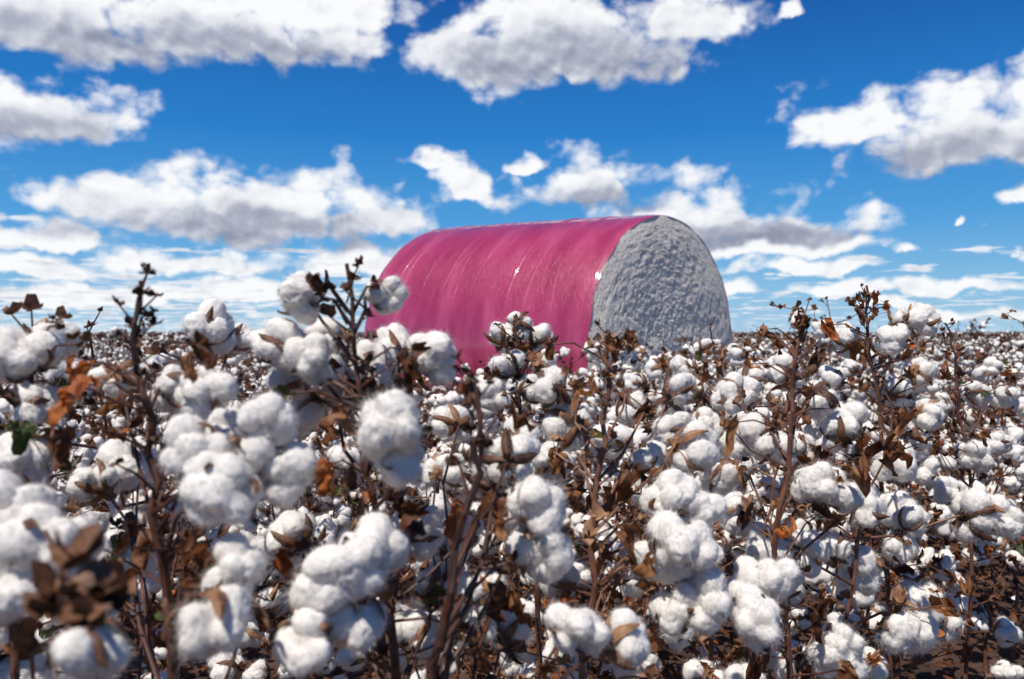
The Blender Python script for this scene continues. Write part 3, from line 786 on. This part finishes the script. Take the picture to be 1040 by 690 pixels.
def mixc(f, a, b_):
    n = N_('ShaderNodeMix', data_type='RGBA')
    if isinstance(f, (int, float)): n.inputs['Factor'].default_value = f
    else: nt.links.new(f, n.inputs['Factor'])
    nt.links.new(a, n.inputs['A']); nt.links.new(b_, n.inputs['B']); return n.outputs['Result']
sky = N_('ShaderNodeTexSky', sky_type='NISHITA'); sky.sun_disc = False
sky.sun_elevation = math.asin(sunv.z); sky.sun_rotation = math.atan2(sunv.x, sunv.y)
sky.air_density = 1.0; sky.dust_density = 0.2; sky.ozone_density = 3.0
hs = N_('ShaderNodeHueSaturation'); hs.inputs['Saturation'].default_value = 1.2; hs.inputs['Value'].default_value = 0.9
nt.links.new(sky.outputs[0], hs.inputs['Color'])
tc = N_('ShaderNodeTexCoord'); sx = N_('ShaderNodeSeparateXYZ'); nt.links.new(tc.outputs['Generated'], sx.inputs[0])
az = math_('ARCTAN2', sx.outputs[0], sx.outputs[1]); el = math_('ARCSINE', sx.outputs[2])
cb = N_('ShaderNodeCombineXYZ'); nt.links.new(az, cb.inputs[0]); nt.links.new(el, cb.inputs[1])
UV0 = cb.outputs[0]
def noise_(vec, scale, det, rough, dist=0.0, col_=False):
    n = N_('ShaderNodeTexNoise', noise_dimensions='2D'); n.inputs['Scale'].default_value = scale; n.inputs['Detail'].default_value = det
    n.inputs['Roughness'].default_value = rough; n.inputs['Distortion'].default_value = dist
    nt.links.new(vec, n.inputs['Vector']); return n.outputs['Color' if col_ else 'Fac']
def voro_(vec, scale):
    n = N_('ShaderNodeTexVoronoi', voronoi_dimensions='2D', feature='F1'); n.inputs['Scale'].default_value = scale
    nt.links.new(vec, n.inputs['Vector']); d_ = n.outputs['Distance']
    return math_('SUBTRACT', 0.17, math_('MULTIPLY', d_, d_))
def sstep(v, a, b_):
    n = N_('ShaderNodeMapRange', interpolation_type='SMOOTHSTEP')
    n.inputs['From Min'].default_value = a; n.inputs['From Max'].default_value = b_
    nt.links.new(v, n.inputs['Value']); return n.outputs[0]
er = N_('ShaderNodeValToRGB'); e = er.color_ramp.elements
e[0].position = 0; e[0].color = (0.35, 0.59, 0.81, 1); e[1].position = 1; e[1].color = (0.004, 0.030, 0.17, 1)
for p_, c_ in ((0.06, (0.23, 0.51, 0.79, 1)), (0.16, (0.075, 0.35, 0.74, 1)), (0.30, (0.016, 0.21, 0.62, 1)), (0.5, (0.005, 0.090, 0.38, 1))):
    q = e.new(p_); q.color = c_
nt.links.new(math_('MULTIPLY', el, 1.25), er.inputs[0])
skyc = mixc(0.90, hs.outputs[0], vm('MULTIPLY', er.outputs[0], (10, 10, 10)))
wv = noise_(UV0, 16, 5, 0.5, 0, True)
wv2 = vm('MULTIPLY', vm('SUBTRACT', wv, (.5, .5, .5)), (0.066, 0.036, 0))
UV = vm('ADD', UV0, wv2)
UVs = vm('MULTIPLY', UV0, (1, 1.5, 1))
UVw = vm('MULTIPLY', vm('ADD', UV0, vm('MULTIPLY', wv2, (.5, .5, 0))), (1, 1.3, 1))
def ae(px, py):
    d = (P(px, py, 1.0) - Vector((0, 0, CAMH))).normalized()
    return math.atan2(d.x, d.y), math.asin(d.z)
def field(lst, U):
    cur = None
    for (px, py, hw, hh) in lst:
        a, e = ae(px, py)
        hwa = (ae(px + hw, py)[0] - ae(px - hw, py)[0]) / 2; hha = (ae(px, py - hh)[1] - ae(px, py + hh)[1]) / 2
        e0 = e - hha * 0.45
        s = vm('SUBTRACT', U, (a, e0, 0))
        m = vm('MAXIMUM', vm('MULTIPLY', s, (1 / hwa, 1 / (hha * 1.45), 0)), vm('MULTIPLY', s, (-1 / hwa, -1 / (hha * .55), 0)))
        l = vm('LENGTH', m)
        cur = l if cur is None else math_('MINIMUM', cur, l)
    return cur
clouds = [(60, 12, 150, 54), (250, 15, 165, 54), (350, 0, 80, 36), (40, 112, 125, 46), (250, 207, 170, 46), (110, 198, 95, 26), (385, 214, 60, 26),
          (570, 30, 155, 68), (700, 5, 80, 42), (480, 45, 65, 40), (445, 162, 30, 13), (470, 187, 38, 19), (533, 164, 28, 10), (595, 182, 74, 34),
          (700, 215, 125, 34), (800, 238, 110, 22), (865, 122, 75, 34), (965, 127, 112, 54), (1060, 120, 80, 62), (925, 252, 20, 8), (986, 217, 10, 6),
          (1045, 190, 24, 16), (802, 12, 16, 8), (50, 238, 100, 16), (45, 268, 90, 17), (185, 264, 120, 16), (350, 262, 110, 19), (80, 300, 110, 12),
          (240, 295, 110, 13), (820, 270, 85, 9), (850, 294, 90, 8), (960, 290, 75, 8), (1000, 316, 70, 7), (740, 292, 45, 9), (900, 310, 40, 5), (1035, 255, 10, 7)]
Fd = field(clouds, UV)
shade = field([(90, 44, 200, 24), (250, 50, 160, 20), (50, 136, 120, 22), (250, 232, 180, 22), (590, 64, 150, 32), (600, 202, 70, 14), (740, 238, 150, 13), (965, 162, 120, 26), (1050, 160, 80, 26)], UV)
def H_(U1, U2):
    a_ = math_('MULTIPLY', math_('SUBTRACT', noise_(U1, 11, 9, 0.56, 0.15), 0.5), 1.8)
    v_ = math_('ADD', math_('MULTIPLY', voro_(U2, 26), 0.45), math_('MULTIPLY', voro_(U2, 62), 0.20))
    return math_('ADD', a_, v_)
nn = H_(UVs, UVw)
nn2 = H_(vm('ADD', UVs, (0.005, -0.014, 0)), vm('ADD', UVw, (0.005, -0.012, 0)))
D = math_('ADD', math_('SUBTRACT', 1.05, Fd), nn)
alpha1 = sstep(D, -0.10, 0.48)
zz = math_('ADD', math_('MAXIMUM', sx.outputs[2], 0.0), 0.030)
cp = N_('ShaderNodeCombineXYZ'); nt.links.new(math_('DIVIDE', sx.outputs[0], zz), cp.inputs[0]); nt.links.new(math_('DIVIDE', sx.outputs[1], zz), cp.inputs[1])
n3 = noise_(cp.outputs[0], 1.3, 6, 0.52, 0.2)
puff = math_('MULTIPLY', voro_(vm('MULTIPLY', UVw, (1, 1.6, 1)), 55), 0.14)
hz = math_('SUBTRACT', 1.0, sstep(el, 0.03, 0.19))
lf = math_('SUBTRACT', 1.0, sstep(az, -0.25, 0.40))
thr = math_('ADD', 0.76, math_('ADD', math_('MULTIPLY', hz, -0.20), math_('MULTIPLY', math_('MULTIPLY', lf, hz), -0.11)))
D2 = math_('ADD', math_('SUBTRACT', n3, thr), puff)
alpha2 = math_('MULTIPLY', sstep(D2, -0.01, 0.13), 0.92)
alpha = math_('MAXIMUM', alpha1, alpha2)
rel = math_('SUBTRACT', nn2, nn)
sh0 = sstep(math_('SUBTRACT', math_('MULTIPLY', nn, 0.30), shade), -1.6, -0.45)
sh1 = sstep(D, 0.4, 1.7)
dark = math_('ADD', math_('MULTIPLY', sh0, 0.78), math_('MULTIPLY', sh1, 0.10))
dark = math_('ADD', dark, math_('MULTIPLY', sstep(D2, .05, .22), .40))
dark = math_('ADD', dark, math_('MULTIPLY', rel, 0.8), clamp=True)
cr = N_('ShaderNodeValToRGB'); e = cr.color_ramp.elements
e[0].position = 0; e[0].color = (0.96, 0.97, 0.99, 1); e[1].position = 1; e[1].color = (0.29, 0.32, 0.42, 1)
q = e.new(0.35); q.color = (0.78, 0.80, 0.86, 1)
q = e.new(0.7); q.color = (0.45, 0.48, 0.58, 1)
nt.links.new(dark, cr.inputs[0])
cs = vm('MULTIPLY', cr.outputs[0], (10, 10, 10))
bg = N_('ShaderNodeBackground'); bg.inputs['Strength'].default_value = 0.1
nt.links.new(mixc(alpha, skyc, cs), bg.inputs['Color'])
out = N_('ShaderNodeOutputWorld'); nt.links.new(bg.outputs[0], out.inputs[0])

# ------------------------------------------------------------------ camera
cam = bpy.data.cameras.new('camera'); co = bpy.data.objects.new('camera', cam); col.objects.link(co)
co.location = (0, 0, CAMH); co.rotation_euler = (math.radians(90) + PITCH, 0, 0)
cam.lens = 28; cam.sensor_width = 36; cam.clip_start = 0.02; cam.clip_end = 9000
cam.dof.use_dof = True; cam.dof.focus_distance = 1.6; cam.dof.aperture_fstop = 5.6
scene.camera = co
